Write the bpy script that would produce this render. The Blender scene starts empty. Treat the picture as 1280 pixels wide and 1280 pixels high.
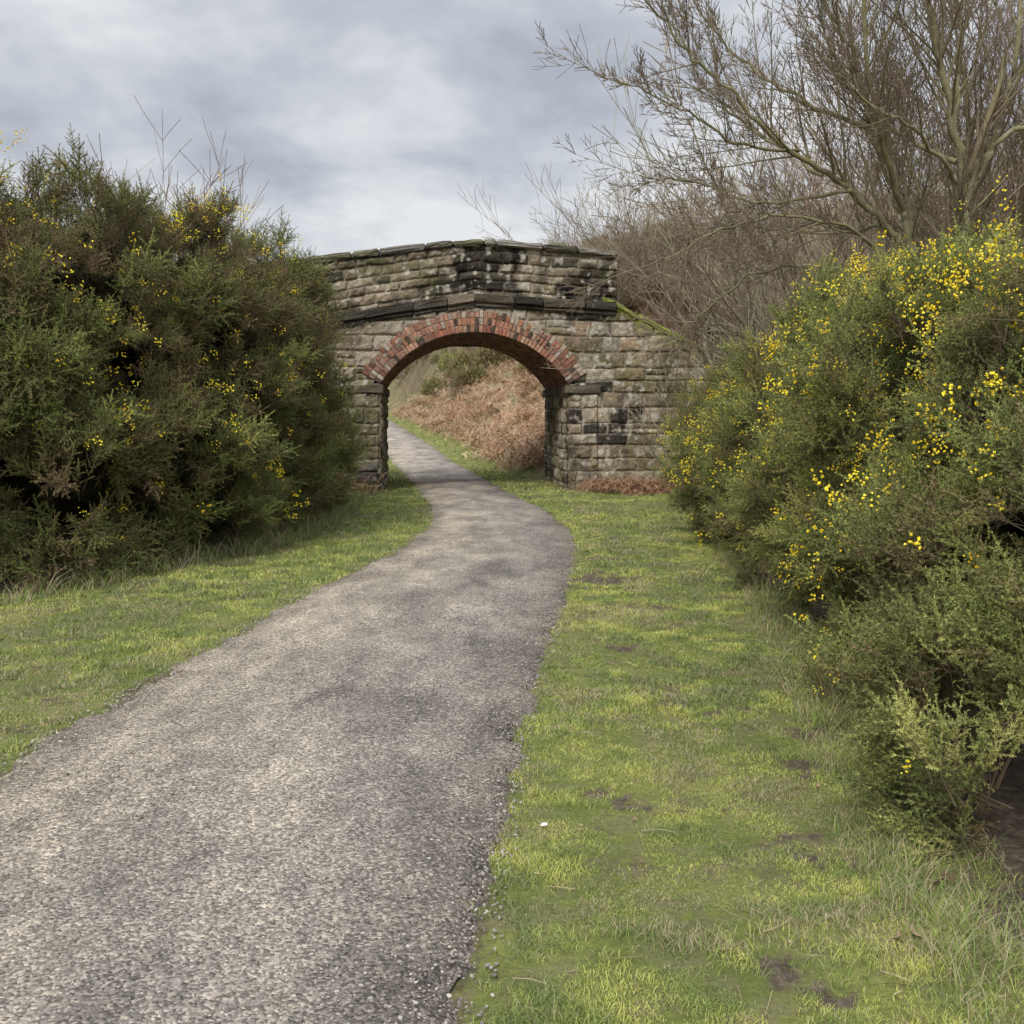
import bpy, math, random
import numpy as np
from mathutils import Vector, Euler, Quaternion
random.seed(7); rng=np.random.default_rng(11)
scene=bpy.context.scene
PI=math.pi
# ---------------------------------------------------------------- utilities
def link(o):
    scene.collection.objects.link(o); return o
def hash3(i,j,k,s):
    h=np.sin(i*127.1+j*311.7+k*74.7+s*53.3)*43758.5453
    return h-np.floor(h)
def vnoise(x,y,z=0.0,seed=0):
    x=np.asarray(x,float);y=np.asarray(y,float);z=np.zeros_like(x)+z
    i=np.floor(x);j=np.floor(y);k=np.floor(z)
    u=x-i;v=y-j;w=z-k
    u=u*u*(3-2*u);v=v*v*(3-2*v);w=w*w*(3-2*w)
    r=0
    for a in (0,1):
        for b in (0,1):
            for c in (0,1):
                r=r+hash3(i+a,j+b,k+c,seed)*(u if a else 1-u)*(v if b else 1-v)*(w if c else 1-w)
    return r
def fbm(x,y,z=0.0,seed=0,o=4):
    r=0;a=.5;t=0
    for n in range(o):
        f=2.03**n
        r=r+a*vnoise(np.asarray(x)*f,np.asarray(y)*f,np.asarray(z)*f,seed+n*7);t+=a;a*=.5
    return r/t
def sstep(x,a,b):
    t=np.clip((x-a)/(b-a),0,1);return t*t*(3-2*t)
def make_mesh(name,verts,faces,mats=(),smooth=False,vcol=None,fattr=None):
    me=bpy.data.meshes.new(name)
    if isinstance(verts,np.ndarray) and isinstance(faces,np.ndarray):
        nv=len(verts);nf,k=faces.shape
        me.vertices.add(nv);me.vertices.foreach_set('co',verts.astype(np.float32).ravel())
        me.loops.add(nf*k);me.loops.foreach_set('vertex_index',faces.astype(np.int32).ravel())
        me.polygons.add(nf);me.polygons.foreach_set('loop_start',(np.arange(nf)*k).astype(np.int32))
        try: me.polygons.foreach_set('loop_total',np.full(nf,k,np.int32))
        except Exception: pass
        me.update(calc_edges=True)
    else:
        if isinstance(verts,np.ndarray): verts=verts.tolist()
        if isinstance(faces,np.ndarray): faces=faces.tolist()
        me.from_pydata(verts,[],faces)
    for m in mats: me.materials.append(m)
    me.polygons.foreach_set('use_smooth',[bool(smooth)]*len(me.polygons))
    if vcol is not None:
        a=me.attributes.new('Col','FLOAT_COLOR','POINT')
        c=np.ones((len(verts),4));c[:,:3]=vcol
        a.data.foreach_set('color',c.ravel())
    if fattr:
        for k_,v in fattr.items():
            a=me.attributes.new(k_,'FLOAT','POINT');a.data.foreach_set('value',np.asarray(v,float))
    me.update()
    return me
def obj(name,me,parent=None):
    o=bpy.data.objects.new(name,me);link(o)
    if parent: o.parent=parent
    return o
class NT:
    def __init__(s,m): s.t=m.node_tree;s.n=s.t.nodes;s.l=s.t.links
    def add(s,ty,**k):
        n=s.n.new(ty)
        for a,b in k.items(): setattr(n,a,b)
        return n
    def link(s,a,b): s.l.new(a,b)
    def noise(s,scale,detail=4,rough=.6,vec=None):
        n=s.add('ShaderNodeTexNoise');n.inputs['Scale'].default_value=scale;n.inputs['Detail'].default_value=detail;n.inputs['Roughness'].default_value=rough
        if vec is not None: s.link(vec,n.inputs['Vector'])
        return n.outputs['Fac']
    def ramp(s,fac,stops):
        r=s.add('ShaderNodeValToRGB');s.link(fac,r.inputs[0])
        e=r.color_ramp.elements
        while len(e)<len(stops): e.new(.5)
        for el,(p,c) in zip(e,stops):
            el.position=p;el.color=(c,c,c,1) if isinstance(c,(int,float)) else (*c,1)
        return r.outputs[0]
    def mix(s,fac,a,b,mode='MIX'):
        m=s.add('ShaderNodeMix',data_type='RGBA',blend_type=mode)
        for sock,v in ((m.inputs[0],fac),(m.inputs[6],a),(m.inputs[7],b)):
            if isinstance(v,bpy.types.NodeSocket): s.link(v,sock)
            elif isinstance(v,tuple): sock.default_value=(*v,1)
            else: sock.default_value=v
        return m.outputs[2]
    def math(s,op,a,b=0.0):
        m=s.add('ShaderNodeMath',operation=op)
        for sock,v in ((m.inputs[0],a),(m.inputs[1],b)):
            if isinstance(v,bpy.types.NodeSocket): s.link(v,sock)
            else: sock.default_value=v
        return m.outputs[0]
    def attr(s,name,ty='GEOMETRY'):
        return s.add('ShaderNodeAttribute',attribute_name=name,attribute_type=ty)
    def bump(s,h,strength=.5,dist=.02):
        b=s.add('ShaderNodeBump');b.inputs['Strength'].default_value=strength;b.inputs['Distance'].default_value=dist
        s.link(h,b.inputs['Height']);return b.outputs[0]
def material(name,rough=.8,spec=.2):
    m=bpy.data.materials.new(name);m.use_nodes=True
    b=m.node_tree.nodes['Principled BSDF'];b.inputs['Roughness'].default_value=rough
    b.inputs['Specular IOR Level'].default_value=spec
    return m,NT(m),b
def pos(t): return t.add('ShaderNodeNewGeometry').outputs['Position']
# ---------------------------------------------------------------- path / terrain
YL=[-2,2,4.54,7.5,9.45,12,15.15,17.8,22.8,28,34,45,60,80,110,160]
XL=[-3.0,-2.65,-2.34,-2.02,-1.79,-1.36,-1.19,-1.40,-2.14,-2.95,-3.95,-5.8,-8.6,-12.4,-19,-32]
YR=[-2,2.57,4.15,5.59,8.1,11,14.1,17.06,22.8,28,34.2,45,60,80,110,160]
XR=[-.3,-.106,0,.11,.385,.69,.83,.6,-.27,-.98,-1.87,-3.5,-6.1,-9.6,-16,-28]
def smooth_interp(Y,X):
    yy=np.linspace(-2,160,1600);xx=np.interp(yy,Y,X)
    k=np.hanning(13);k/=k.sum()
    xp=np.concatenate([np.full(6,xx[0]),xx,np.full(6,xx[-1])])
    xs=np.convolve(xp,k,'valid')
    return lambda y: np.interp(y,yy,xs)
xL=smooth_interp(YL,XL);xR=smooth_interp(YR,XR)
A=math.radians(5);O=np.array([-.78,21.8])
SX=np.array([math.cos(A),math.sin(A)]);DX=np.array([-math.sin(A),math.cos(A)])
BD=4.2
def loc(x,y):
    dx=x-O[0];dy=y-O[1];return dx*SX[0]+dy*SX[1],dx*DX[0]+dy*DX[1]
def wingtop(s): return 3.95-(s-2.8)*.5
def zc(y):
    t=y-35;return np.minimum(.03*(np.sqrt(t*t+9)+t)/2,3.5)
def H(x,y):
    x=np.asarray(x,float);y=np.asarray(y,float)
    dR=x-xR(y);dL=xL(y)-x
    off=np.maximum(dR,dL)
    n=(fbm(x*.9,y*.9,0,3)-.5)*.12*sstep(off,.1,1.5)+(fbm(x*4,y*4,0,13)-.5)*.06*sstep(off,.05,.5)
    front=np.minimum(np.maximum(0,x-3.8)*.4,2.4)*sstep(y,6,12)+np.minimum(np.maximum(0,-x-6)*.15,1)
    r=np.maximum(0,dR-.9);l=np.maximum(0,dL-1.3)
    back=np.minimum(r*.6,3.0)+np.minimum(np.maximum(0,r-6)*.2,9)+np.minimum(l*.45,2)+np.minimum(np.maximum(0,l-6)*.14,6)
    back=back+sstep(off,2,13)*np.minimum(np.maximum(0,y-55)*.2,9)
    back=back+(fbm(x*.25,y*.25,0,9)-.5)*1.2*sstep(off,1.5,5)
    s,d=loc(x,y)
    w=sstep(d,3,6)
    h=front*(1-w)+back*w+n
    a=np.abs(s)
    Ef=4.0-.6*np.maximum(0,2-d)
    mask=np.where(s>0,sstep(s,4.6,7.5),sstep(-s,4.5,7.5))
    Ef=np.where(d<.32,Ef*mask,Ef)
    Ef=np.where((s>3.1)&(d>=.32)&(d<3.9),np.minimum(Ef+1,np.maximum(wingtop(s)-.12,2.2)+.6*(d-.3)),Ef)
    Ef=np.minimum(Ef,3.95)
    Ef=np.where((a<2.3),0,Ef)
    Eb=np.minimum(4.0-.6*(d-3.9),np.maximum(0,a-2.2)*.9)
    E=np.where(d>BD-.25,Eb,Ef)
    return zc(y)+np.maximum(h,np.maximum(E,0))
def H1(x,y): return float(H(np.array([x]),np.array([y]))[0])
SOIL=[(.88,9.95,.38),(1.13,5.4,.15),(1.05,3.6,.12),(.46,4.1,.06),(.36,4.2,.05),(.77,2.77,.11),(1.2,8.5,.2),(1.5,5.0,.13),(1.25,13.4,.22),(-3.2,7.2,.12),(1.15,11.4,.2),(1.35,4.5,.12),(-2.6,5.6,.10),(.75,6.9,.1)]
BRX=([2,3.5,6.8,10,14.7,20],[1.40,1.45,2.0,2.45,2.9,3.5])
BLX=([4,8.5,12,15.8,20],[-5.2,-4.4,-3.0,-2.7,-3.1])
def soil(x,y):
    n=fbm(x*3.2,y*3.2,0,21)
    n2=fbm(x*9,y*9,0,31);n3=fbm(x*22,y*22,0,33)
    s=sstep(n+(n3-.5)*.25,.60,.78)*.55
    for (a,b,r) in SOIL:
        d=np.sqrt((x-a)**2+((y-b)*.9)**2)/r
        s=np.maximum(s,sstep(1.5-d+(n2-.5)*3.2+(n3-.5)*2.2,.1,1.2)*.95)
    off=np.maximum(x-xR(y),xL(y)-x)
    s=np.maximum(s,sstep(.08-off+(n2-.5)*.36,0,.16)*.7)
    u=np.maximum(x-np.interp(y,*BRX),np.interp(y,*BLX)-x)+(n-.5)*.8
    s=np.maximum(s,sstep(u,-.05,.35)*(y<20.5))
    return s
gx=np.unique(np.round(np.concatenate([np.linspace(-400,-60,18),np.linspace(-60,-12,33),np.linspace(-12,-4,54),np.arange(-4,4.2,.06),np.linspace(4.2,14,66),np.linspace(14,60,40),np.linspace(60,400,18)]),4))
gy=np.unique(np.round(np.concatenate([np.linspace(-60,0,12),np.arange(0,12,.07),np.arange(12,30,.14),np.linspace(30,70,110),np.linspace(70,160,70),np.linspace(160,700,30)]),4))
GX,GY=np.meshgrid(gx,gy)
GZ=H(GX.ravel(),GY.ravel()).reshape(GX.shape)
off=np.maximum(GX-xR(GY),xL(GY)-GX)
GZ=GZ-.035*sstep(-off,-.02,.10)
sdat=soil(GX.ravel(),GY.ravel())
nx=len(gx);ny=len(gy)
idx=np.arange(nx*ny).reshape(ny,nx)
gf=np.stack([idx[:-1,:-1],idx[:-1,1:],idx[1:,1:],idx[1:,:-1]],-1).reshape(-1,4)
m,t,b=material('ground_mat',.95,.1)
P=pos(t)
green=t.ramp(t.noise(1.3,5,.65,P),[(.3,(.13,.16,.045)),(.5,(.20,.23,.06)),(.7,(.31,.32,.09))])
green=t.mix(t.ramp(t.noise(35,3,.7,P),[(.35,0),(.7,.6)]),green,(.08,.085,.035))
green=t.mix(t.ramp(t.noise(5,5,.7,P),[(.46,0),(.66,.6)]),green,(.23,.19,.125))
so=t.ramp(t.noise(18,6,.8,P),[(.3,(.05,.038,.028)),(.5,(.125,.098,.072)),(.7,(.28,.23,.17))])
sa=t.attr('soil').outputs['Fac']
fac=t.ramp(t.math('ADD',sa,t.math('MULTIPLY',t.math('SUBTRACT',t.noise(26,5,.8,P),.5),1.4)),[(.35,0),(.75,1)])
far=t.attr('wild').outputs['Fac']
wild=t.ramp(t.noise(.8,6,.7,P),[(.3,(.09,.10,.04)),(.5,(.20,.17,.09)),(.7,(.30,.23,.15))])
c=t.mix(far,t.mix(fac,green,so),wild)
t.link(c,b.inputs['Base Color'])
t.link(t.bump(t.noise(40,5,.75,P),.9,.03),b.inputs['Normal'])
offf=off.ravel()
wildv=np.where(GY.ravel()>22,sstep(offf,1.0,1.6),sstep(offf,4,6))
me=make_mesh('ground',np.stack([GX.ravel(),GY.ravel(),GZ.ravel()],-1),gf,[m],True,fattr={'soil':sdat,'wild':wildv})
ground=obj('ground',me)
# path strip
ys=np.concatenate([np.arange(-1.5,26,.04),np.arange(26,150,.4)])
C=29
V=[];EA=[]
for k in range(C):
    f=k/(C-1)
    l=xL(ys)+(fbm(ys*3,ys*0,0,41)-.5)*.26+(fbm(ys*14,ys*0,0,42)-.5)*.18
    r=xR(ys)+(fbm(ys*3,ys*0,0,43)-.5)*.24+(fbm(ys*14,ys*0,0,44)-.5)*.18
    x=l+(r-l)*f
    z=zc(ys)+.010+.03*(1-(2*f-1)**2)+(fbm(x*1.2,ys*1.2,0,45)-.5)*.03*min(1,4*f*(1-f)*2)-(.03 if k in(0,C-1) else 0)
    V.append(np.stack([x,ys,z],-1));EA.append(np.full(len(ys),f))
V=np.stack(V,1).reshape(-1,3);EA=np.stack(EA,1).ravel()
idx=np.arange(len(ys)*C).reshape(len(ys),C)
pf=np.stack([idx[:-1,:-1],idx[:-1,1:],idx[1:,1:],idx[1:,:-1]],-1).reshape(-1,4)
m,t,b=material('path_mat',.92,.12)
P=pos(t)
mp=t.add('ShaderNodeMapping');mp.inputs['Scale'].default_value=(1.1,.55,1);t.link(P,mp.inputs[0])
large=t.noise(1.5,7,.72,mp.outputs[0])
basec=t.ramp(large,[(.36,(.21,.19,.172)),(.5,(.36,.325,.285)),(.62,(.52,.465,.39))])
acr=t.attr('across').outputs['Fac']
edge=t.ramp(acr,[(0,(.80,.76,.68)),(.12,(1.15,1.11,1.03)),(.45,(1.05,1.03,1.0)),(.78,(.86,.85,.85)),(1,(.60,.58,.56))])
basec=t.mix(1.0,basec,edge,'MULTIPLY')
vo=t.add('ShaderNodeTexVoronoi');vo.inputs['Scale'].default_value=100;t.link(P,vo.inputs['Vector'])
vc=t.add('ShaderNodeSeparateColor');t.link(vo.outputs['Color'],vc.inputs[0])
spk=t.ramp(vc.outputs[0],[(0,(.38,.38,.38)),(.5,(.85,.85,.85)),(.82,(1.2,1.18,1.15)),(1,(1.8,1.75,1.65))])
col=t.mix(1.0,basec,spk,'MULTIPLY')
v2=t.add('ShaderNodeTexVoronoi');v2.inputs['Scale'].default_value=32;t.link(P,v2.inputs['Vector'])
vc2=t.add('ShaderNodeSeparateColor');t.link(v2.outputs['Color'],vc2.inputs[0])
peb=t.math('MULTIPLY',t.ramp(vc2.outputs[1],[(.66,0),(.68,1)]),t.ramp(v2.outputs['Distance'],[(.22,1),(.36,0)]))
col=t.mix(peb,col,t.ramp(vc2.outputs[2],[(0,(.17,.15,.135)),(1,(.60,.55,.47))]))
mud=t.ramp(t.noise(5,7,.8,P),[(.54,0),(.72,.5)])
col=t.mix(mud,col,(.24,.195,.155))
t.link(col,b.inputs['Base Color'])
hh=t.math('ADD',t.math('MULTIPLY',vo.outputs['Distance'],-.9),t.math('MULTIPLY',peb,1.6))
hh=t.math('ADD',hh,t.math('MULTIPLY',t.noise(14,6,.8,P),3.6))
t.link(t.bump(hh,1.0,.009),b.inputs['Normal'])
me=make_mesh('path',V,pf,[m],True,fattr={'across':EA})
obj('path',me)
# ---------------------------------------------------------------- instancing
def proto_coll(name,meshes):
    c=bpy.data.collections.new(name)
    for i,me in enumerate(meshes):
        o=bpy.data.objects.new('%s_%02d'%(name,i),me);c.objects.link(o)
    return c
def scatter(name,pts,rot,scl,coll,nproto,tint=None,parent=None):
    n=len(pts);me=bpy.data.meshes.new(name)
    me.vertices.add(n);me.vertices.foreach_set('co',np.asarray(pts,float).ravel())
    a=me.attributes.new('rot','FLOAT_VECTOR','POINT');a.data.foreach_set('vector',np.asarray(rot,float).ravel())
    s=np.asarray(scl,float)
    if s.ndim==1: s=np.stack([s,s,s],-1)
    a=me.attributes.new('scl','FLOAT_VECTOR','POINT');a.data.foreach_set('vector',s.ravel())
    a=me.attributes.new('idx','INT','POINT');a.data.foreach_set('value',rng.integers(0,nproto,n).astype(np.int32))
    a=me.attributes.new('tint','FLOAT','POINT');a.data.foreach_set('value',np.asarray(tint if tint is not None else rng.random(n),float))
    o=obj(name,me,parent)
    ng=bpy.data.node_groups.new(name+'_gn','GeometryNodeTree')
    ng.interface.new_socket('Geometry',in_out='INPUT',socket_type='NodeSocketGeometry')
    ng.interface.new_socket('Geometry',in_out='OUTPUT',socket_type='NodeSocketGeometry')
    N=ng.nodes;L=ng.links
    gi=N.new('NodeGroupInput');go=N.new('NodeGroupOutput')
    ip=N.new('GeometryNodeInstanceOnPoints');ci=N.new('GeometryNodeCollectionInfo')
    ci.inputs['Collection'].default_value=coll
    ci.inputs['Separate Children'].default_value=True;ci.inputs['Reset Children'].default_value=True
    def na(nm,ty):
        q=N.new('GeometryNodeInputNamedAttribute');q.data_type=ty;q.inputs['Name'].default_value=nm
        return [s for s in q.outputs if s.enabled and s.name=='Attribute'][0]
    L.new(gi.outputs[0],ip.inputs['Points']);L.new(ci.outputs[0],ip.inputs['Instance'])
    ip.inputs['Pick Instance'].default_value=True
    L.new(na('idx','INT'),ip.inputs['Instance Index'])
    e=N.new('FunctionNodeEulerToRotation');L.new(na('rot','FLOAT_VECTOR'),e.inputs[0]);L.new(e.outputs[0],ip.inputs['Rotation'])
    L.new(na('scl','FLOAT_VECTOR'),ip.inputs['Scale'])
    L.new(ip.outputs[0],go.inputs[0])
    mo=o.modifiers.new('scatter','NODES');mo.node_group=ng
    return o
def dir_to_euler(d):
    out=[]
    for v in d:
        q=Vector(v).to_track_quat('Z','Y')@Quaternion((0,0,1),random.random()*6.283)
        e=q.to_euler();out.append((e.x,e.y,e.z))
    return np.array(out)
# ---------------------------------------------------------------- tubes
class Tubes:
    def __init__(s): s.v=[];s.f=[];s.lv=[]
    def add(s,pts,rad,n=4,lv=0.):
        base=len(s.v)
        for i,p in enumerate(pts):
            d=(pts[min(i+1,len(pts)-1)]-pts[max(i-1,0)])
            if d.length<1e-6: d=Vector((0,0,1))
            d.normalize()
            a=d.cross(Vector((0.31,.2,.93)) if abs(d.z)<.9 else Vector((1,0,0)));a.normalize();c=d.cross(a)
            for k in range(n):
                an=2*PI*k/n
                s.v.append(tuple(p+(a*math.cos(an)+c*math.sin(an))*rad[i]));s.lv.append(lv)
        for i in range(len(pts)-1):
            for k in range(n):
                k2=(k+1)%n
                s.f.append((base+i*n+k,base+i*n+k2,base+(i+1)*n+k2,base+(i+1)*n+k))
def rv(s): return Vector((random.gauss(0,s),random.gauss(0,s),random.gauss(0,s)))
def catmull(P,m):
    P=[Vector(p) for p in P];out=[]
    Q=[P[0]*2-P[1]]+P+[P[-1]*2-P[-2]]
    for i in range(1,len(Q)-2):
        for k in range(m):
            t=k/m;a,b_,c_,d=Q[i-1],Q[i],Q[i+1],Q[i+2]
            out.append(.5*((2*b_)+(c_-a)*t+(2*a-5*b_+4*c_-d)*t*t+(-a+3*b_-3*c_+d)*t**3))
    out.append(P[-1]);return out
def grow(T,p,d,L,r,lv,mx,up=.06,wig=.10,rmin=.003,kids=(7,6,4),step=.16):
    n=max(3,int(L/step));pts=[p.copy()];rad=[r];d=d.normalized();dirs=[d.copy()]
    for i in range(n):
        d=(d+rv(wig)+Vector((0,0,up))).normalized();p=p+d*(L/n)
        pts.append(p.copy());rad.append(max(rmin,r*(1-.8*(i+1)/n)));dirs.append(d.copy())
    T.add(pts,rad,6 if r>.03 else (4 if r>.008 else 3),lv/3.)
    if lv<mx: spawn(T,pts,rad,dirs,L,lv,mx,up,wig,rmin,kids,step)
def spawn(T,pts,rad,dirs,L,lv,mx,up,wig,rmin,kids,step,start=.2,lf=.54):
    k=kids[min(lv,len(kids)-1)]
    for j in range(k):
        f=start+(1-start)*(j+random.random())/k
        i=min(len(pts)-1,int(f*(len(pts)-1)))
        d=dirs[i];perp=rv(1);perp=(perp-d*perp.dot(d)).normalized()
        nd=(d*random.uniform(.7,1.2)+perp*random.uniform(.45,.85)+Vector((0,0,.12))).normalized()
        l=L*random.uniform(lf*.6,lf*1.1)*(1.1-.5*f)
        grow(T,pts[i],nd,l,max(rmin,min(rad[i]*random.uniform(.35,.6),.022)),lv+1,mx,up,wig,rmin,kids,step)
# ---------------------------------------------------------------- bridge
def pal(r):
    cols=np.array([(.40,.335,.245),(.33,.265,.185),(.26,.205,.14),(.18,.145,.10),(.055,.047,.038),(.43,.37,.285),(.28,.23,.15),(.34,.25,.17),(.10,.085,.063),(.30,.265,.205),(.23,.185,.125),(.36,.32,.25)])
    return cols[(r*len(cols)).astype(int)%len(cols)]
def string_z(s): return np.where(s<0,4.0+s*.155,4.0-s*.055)
def par_top(s): return np.where(s<0,5.16+s*.125,5.16-s*.07)
def masonry(s,z,seed,hmin=.23,hmax=.34,wmin=.30,wmax=.66,mort=.013):
    r=np.random.default_rng(seed)
    zz=[z.min()-.3-r.random()*.1]
    while zz[-1]<z.max()+.3: zz.append(zz[-1]+r.uniform(hmin,hmax))
    zz=np.array(zz)
    sw=s+(vnoise(s*2.5,z*2.5,0,seed)-.5)*.07+(vnoise(s*14,z*14,0,seed)-.5)*.024;zw=z+(vnoise(s*1.8,z*1.8,5,seed)-.5)*.05+(vnoise(s*12,z*12,5,seed)-.5)*.024
    row=np.clip(np.searchsorted(zz,zw)-1,0,len(zz)-2)
    dz=np.minimum(zw-zz[row],zz[row+1]-zw)
    ds=np.zeros_like(s);bid=np.zeros(s.shape,int)
    for k in np.unique(row):
        mk=row==k
        j=[s.min()-r.random()*.5-.2]
        while j[-1]<s.max()+.8: j.append(j[-1]+r.uniform(wmin,wmax)*(1.5 if r.random()<.10 else 1))
        j=np.array(j);q=np.clip(np.searchsorted(j,sw[mk])-1,0,len(j)-2)
        ds[mk]=np.minimum(sw[mk]-j[q],j[q+1]-sw[mk]);bid[mk]=k*1000+q
    spl=(hash3(bid*.21,bid*.57,3,seed)<.12)&(hmax>.25)
    mid=(zz[row]+zz[row+1])/2
    dz=np.where(spl,np.minimum(dz,np.abs(zw-mid)),dz);bid=np.where(spl&(zw>mid),bid+500,bid)
    e=np.minimum(dz,ds)
    br=hash3(bid*.37,bid*.11,0,seed);br2=hash3(bid*.73,bid*.29,1,seed)
    disp=-.022+sstep(e,mort*.4,mort*2.8)*(.02+.04*br)+sstep(e,.02,.10)*(fbm(s*9,z*9,br*20,seed+1)-.4)*.08
    col=pal(br2)*(.42+1.15*fbm(s*12,z*12,br*9,seed+2)[...,None])
    mc=np.array((.36,.315,.25))*(.3+1.1*fbm(s*4,z*4,0,seed+3))[...,None]
    k=sstep(e,mort*.6,mort*1.5)[...,None]
    return disp,mc*(1-k)+col*k,br
def weather(col,s,z,amt):
    n=fbm(s*1.4,z*1.4,0,71)+(fbm(s*8,z*8,0,70)-.5)*.14;dk=sstep(n+amt,.51,.73)[...,None]
    col=col*(1-.80*dk)
    st=fbm(s*3.5,z*.6,0,75);dk=sstep(st,.54,.76)[...,None]*.45
    col=col*(1-dk)
    g=sstep(fbm(s*1.1+9,z*1.3,0,72)+.12*sstep(s,2,4)-.08*sstep(z,2,3.5)-.03,.50,.68)[...,None]*.5
    col=col*(1-g)+np.array((.15,.145,.06))*g
    w=sstep(fbm(s*7,z*7,0,73)+.04*sstep(s,2,3),.61,.71)[...,None]*.75
    col=col*(1-w)+np.array((.50,.46,.38))*w
    return col
m_st,t,b=material('stone',.92,.12)
P=pos(t);vc=t.attr('Col').outputs['Color']
c=t.mix(1.0,vc,t.ramp(t.noise(28,6,.78,P),[(.25,.40),(.5,1.0),(.75,1.7)]),'MULTIPLY')
lf=t.math('MULTIPLY',t.ramp(t.noise(11,5,.8,P),[(.58,0),(.68,1)]),.5)
c=t.mix(lf,c,(.42,.385,.32))
t.link(c,b.inputs['Base Color'])
t.link(t.bump(t.noise(45,5,.75,P),.9,.025),b.inputs['Normal'])
R_AR=2.38;ZC_AR=.98;Z_SP=2.27
bridge=bpy.data.objects.new('stone_arch_bridge',None);link(bridge)
bridge.location=(O[0],O[1],0);bridge.rotation_euler=(0,0,A)
def grid_faces(ns,nz):
    i=np.arange(ns*nz).reshape(ns,nz)
    return np.stack([i[:-1,:-1],i[1:,:-1],i[1:,1:],i[:-1,1:]],-1).reshape(-1,4)
PE=3.0
def facade(name,step,dpos,sign,seed):
    s1=np.concatenate([np.arange(-8,-2,step),np.linspace(-2,2,int(4/step)+1),np.arange(2+step,8.5,step)])
    z1=np.arange(-.3,5.2,step)
    S,Z=np.meshgrid(s1,z1,indexing='ij')
    sz=string_z(S)
    d1,c1,r1=masonry(S.ravel(),Z.ravel(),seed)
    d2,c2,r2=masonry(S.ravel(),(Z-sz).ravel(),seed+50,.16,.24,.22,.62)
    up=(Z>sz).ravel()
    disp=np.where(up,d2,d1);col=np.where(up[:,None],c2,c1)
    s=S.ravel();z=Z.ravel()
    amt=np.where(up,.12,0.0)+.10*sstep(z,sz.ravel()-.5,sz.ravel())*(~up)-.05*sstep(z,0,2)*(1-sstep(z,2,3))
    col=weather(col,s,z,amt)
    rr=np.sqrt(s**2+(z-ZC_AR)**2)
    wh=sstep(fbm(s*3,z*3,0,91),.38,.58)*sstep(rr,2.75,2.85)*(1-sstep(rr,3.0,3.4))*(z>2.6)*.6
    col=col*(1-wh[:,None])+np.array((.46,.40,.31))*wh[:,None]
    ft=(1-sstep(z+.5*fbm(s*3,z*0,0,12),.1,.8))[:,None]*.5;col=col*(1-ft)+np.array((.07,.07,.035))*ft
    ms_=(s>2.7)*(1-sstep(wingtop(s)-z,.0,.40))*(z<wingtop(s)+.15)*sstep(fbm(s*4,z*4,0,14),.35,.55)*.75;ms_=ms_[:,None]
    col=col*(1-ms_)+np.array((.20,.22,.05))*ms_
    edge=np.minimum(sstep(np.abs(np.abs(s)-2),0,.03)+(z>Z_SP),1)
    disp=disp*edge
    disp=disp+np.where((np.abs(s)<2.62)&(z<Z_SP)&(np.abs(s)>2.03),.05,0)
    off=np.where(s>2.9,(s-2.9)*.16,0)
    top=np.where(s<PE,par_top(s),wingtop(s))
    Vv=np.stack([s,dpos-sign*(disp+off),np.minimum(z,top)],-1)
    F=grid_faces(len(s1),len(z1))
    fc_s=s[F].mean(1);fc_z=z[F].mean(1)
    hole=((np.abs(fc_s)<2)&(fc_z<Z_SP))|((fc_s**2+(fc_z-ZC_AR)**2<(R_AR+.12)**2)&(fc_z>=Z_SP))
    above=z[F].min(1)>top[F].max(1)
    F=F[~(hole|above)]
    if sign<0: F=F[:,::-1]
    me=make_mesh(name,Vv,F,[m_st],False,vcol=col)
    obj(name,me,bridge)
facade('front_wall',.025,0,1,5)
facade('rear_wall',.08,BD,-1,6)
th=math.asin(2/R_AR)
na_=int(2*th*R_AR/.04)
prof=[(-2,zz,1,0) for zz in np.arange(-.3,Z_SP,.04)]
u0=len(prof)
for k in range(na_+1):
    a=-th+2*th*k/na_;prof.append((R_AR*math.sin(a),ZC_AR+R_AR*math.cos(a),-math.sin(a),-math.cos(a)))
prof+=[(2,zz,-1,0) for zz in np.arange(Z_SP-.04,-.34,-.04)]
prof=np.array(prof);un=np.arange(len(prof))*.04
dd=np.linspace(0,BD,106)
U,D=np.meshgrid(un,dd,indexing='ij')
i_=np.repeat(np.arange(len(prof)),len(dd))
isv=(i_>=u0)&(i_<u0+na_)
d1,c1,_=masonry(D.ravel(),U.ravel(),15)
d2,c2,br=masonry(D.ravel(),U.ravel(),16,.075,.08,.2,.24,.006)
c2=np.array((.24,.125,.085))*(.35+.9*br)[:,None]*(.5+fbm(D.ravel()*5,U.ravel()*5,0,3))[:,None]
disp=np.where(isv,d2*.4,d1);col=np.where(isv[:,None],c2,weather(c1,D.ravel()+7,U.ravel(),.04))
disp=disp*sstep(D.ravel(),0,.04)
pr=prof[i_]
Vv=np.stack([pr[:,0]+pr[:,2]*disp,D.ravel(),pr[:,1]+pr[:,3]*disp],-1)
me=make_mesh('vault',Vv,grid_faces(len(prof),len(dd)),[m_st],False,vcol=col)
obj('vault',me,bridge)
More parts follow.
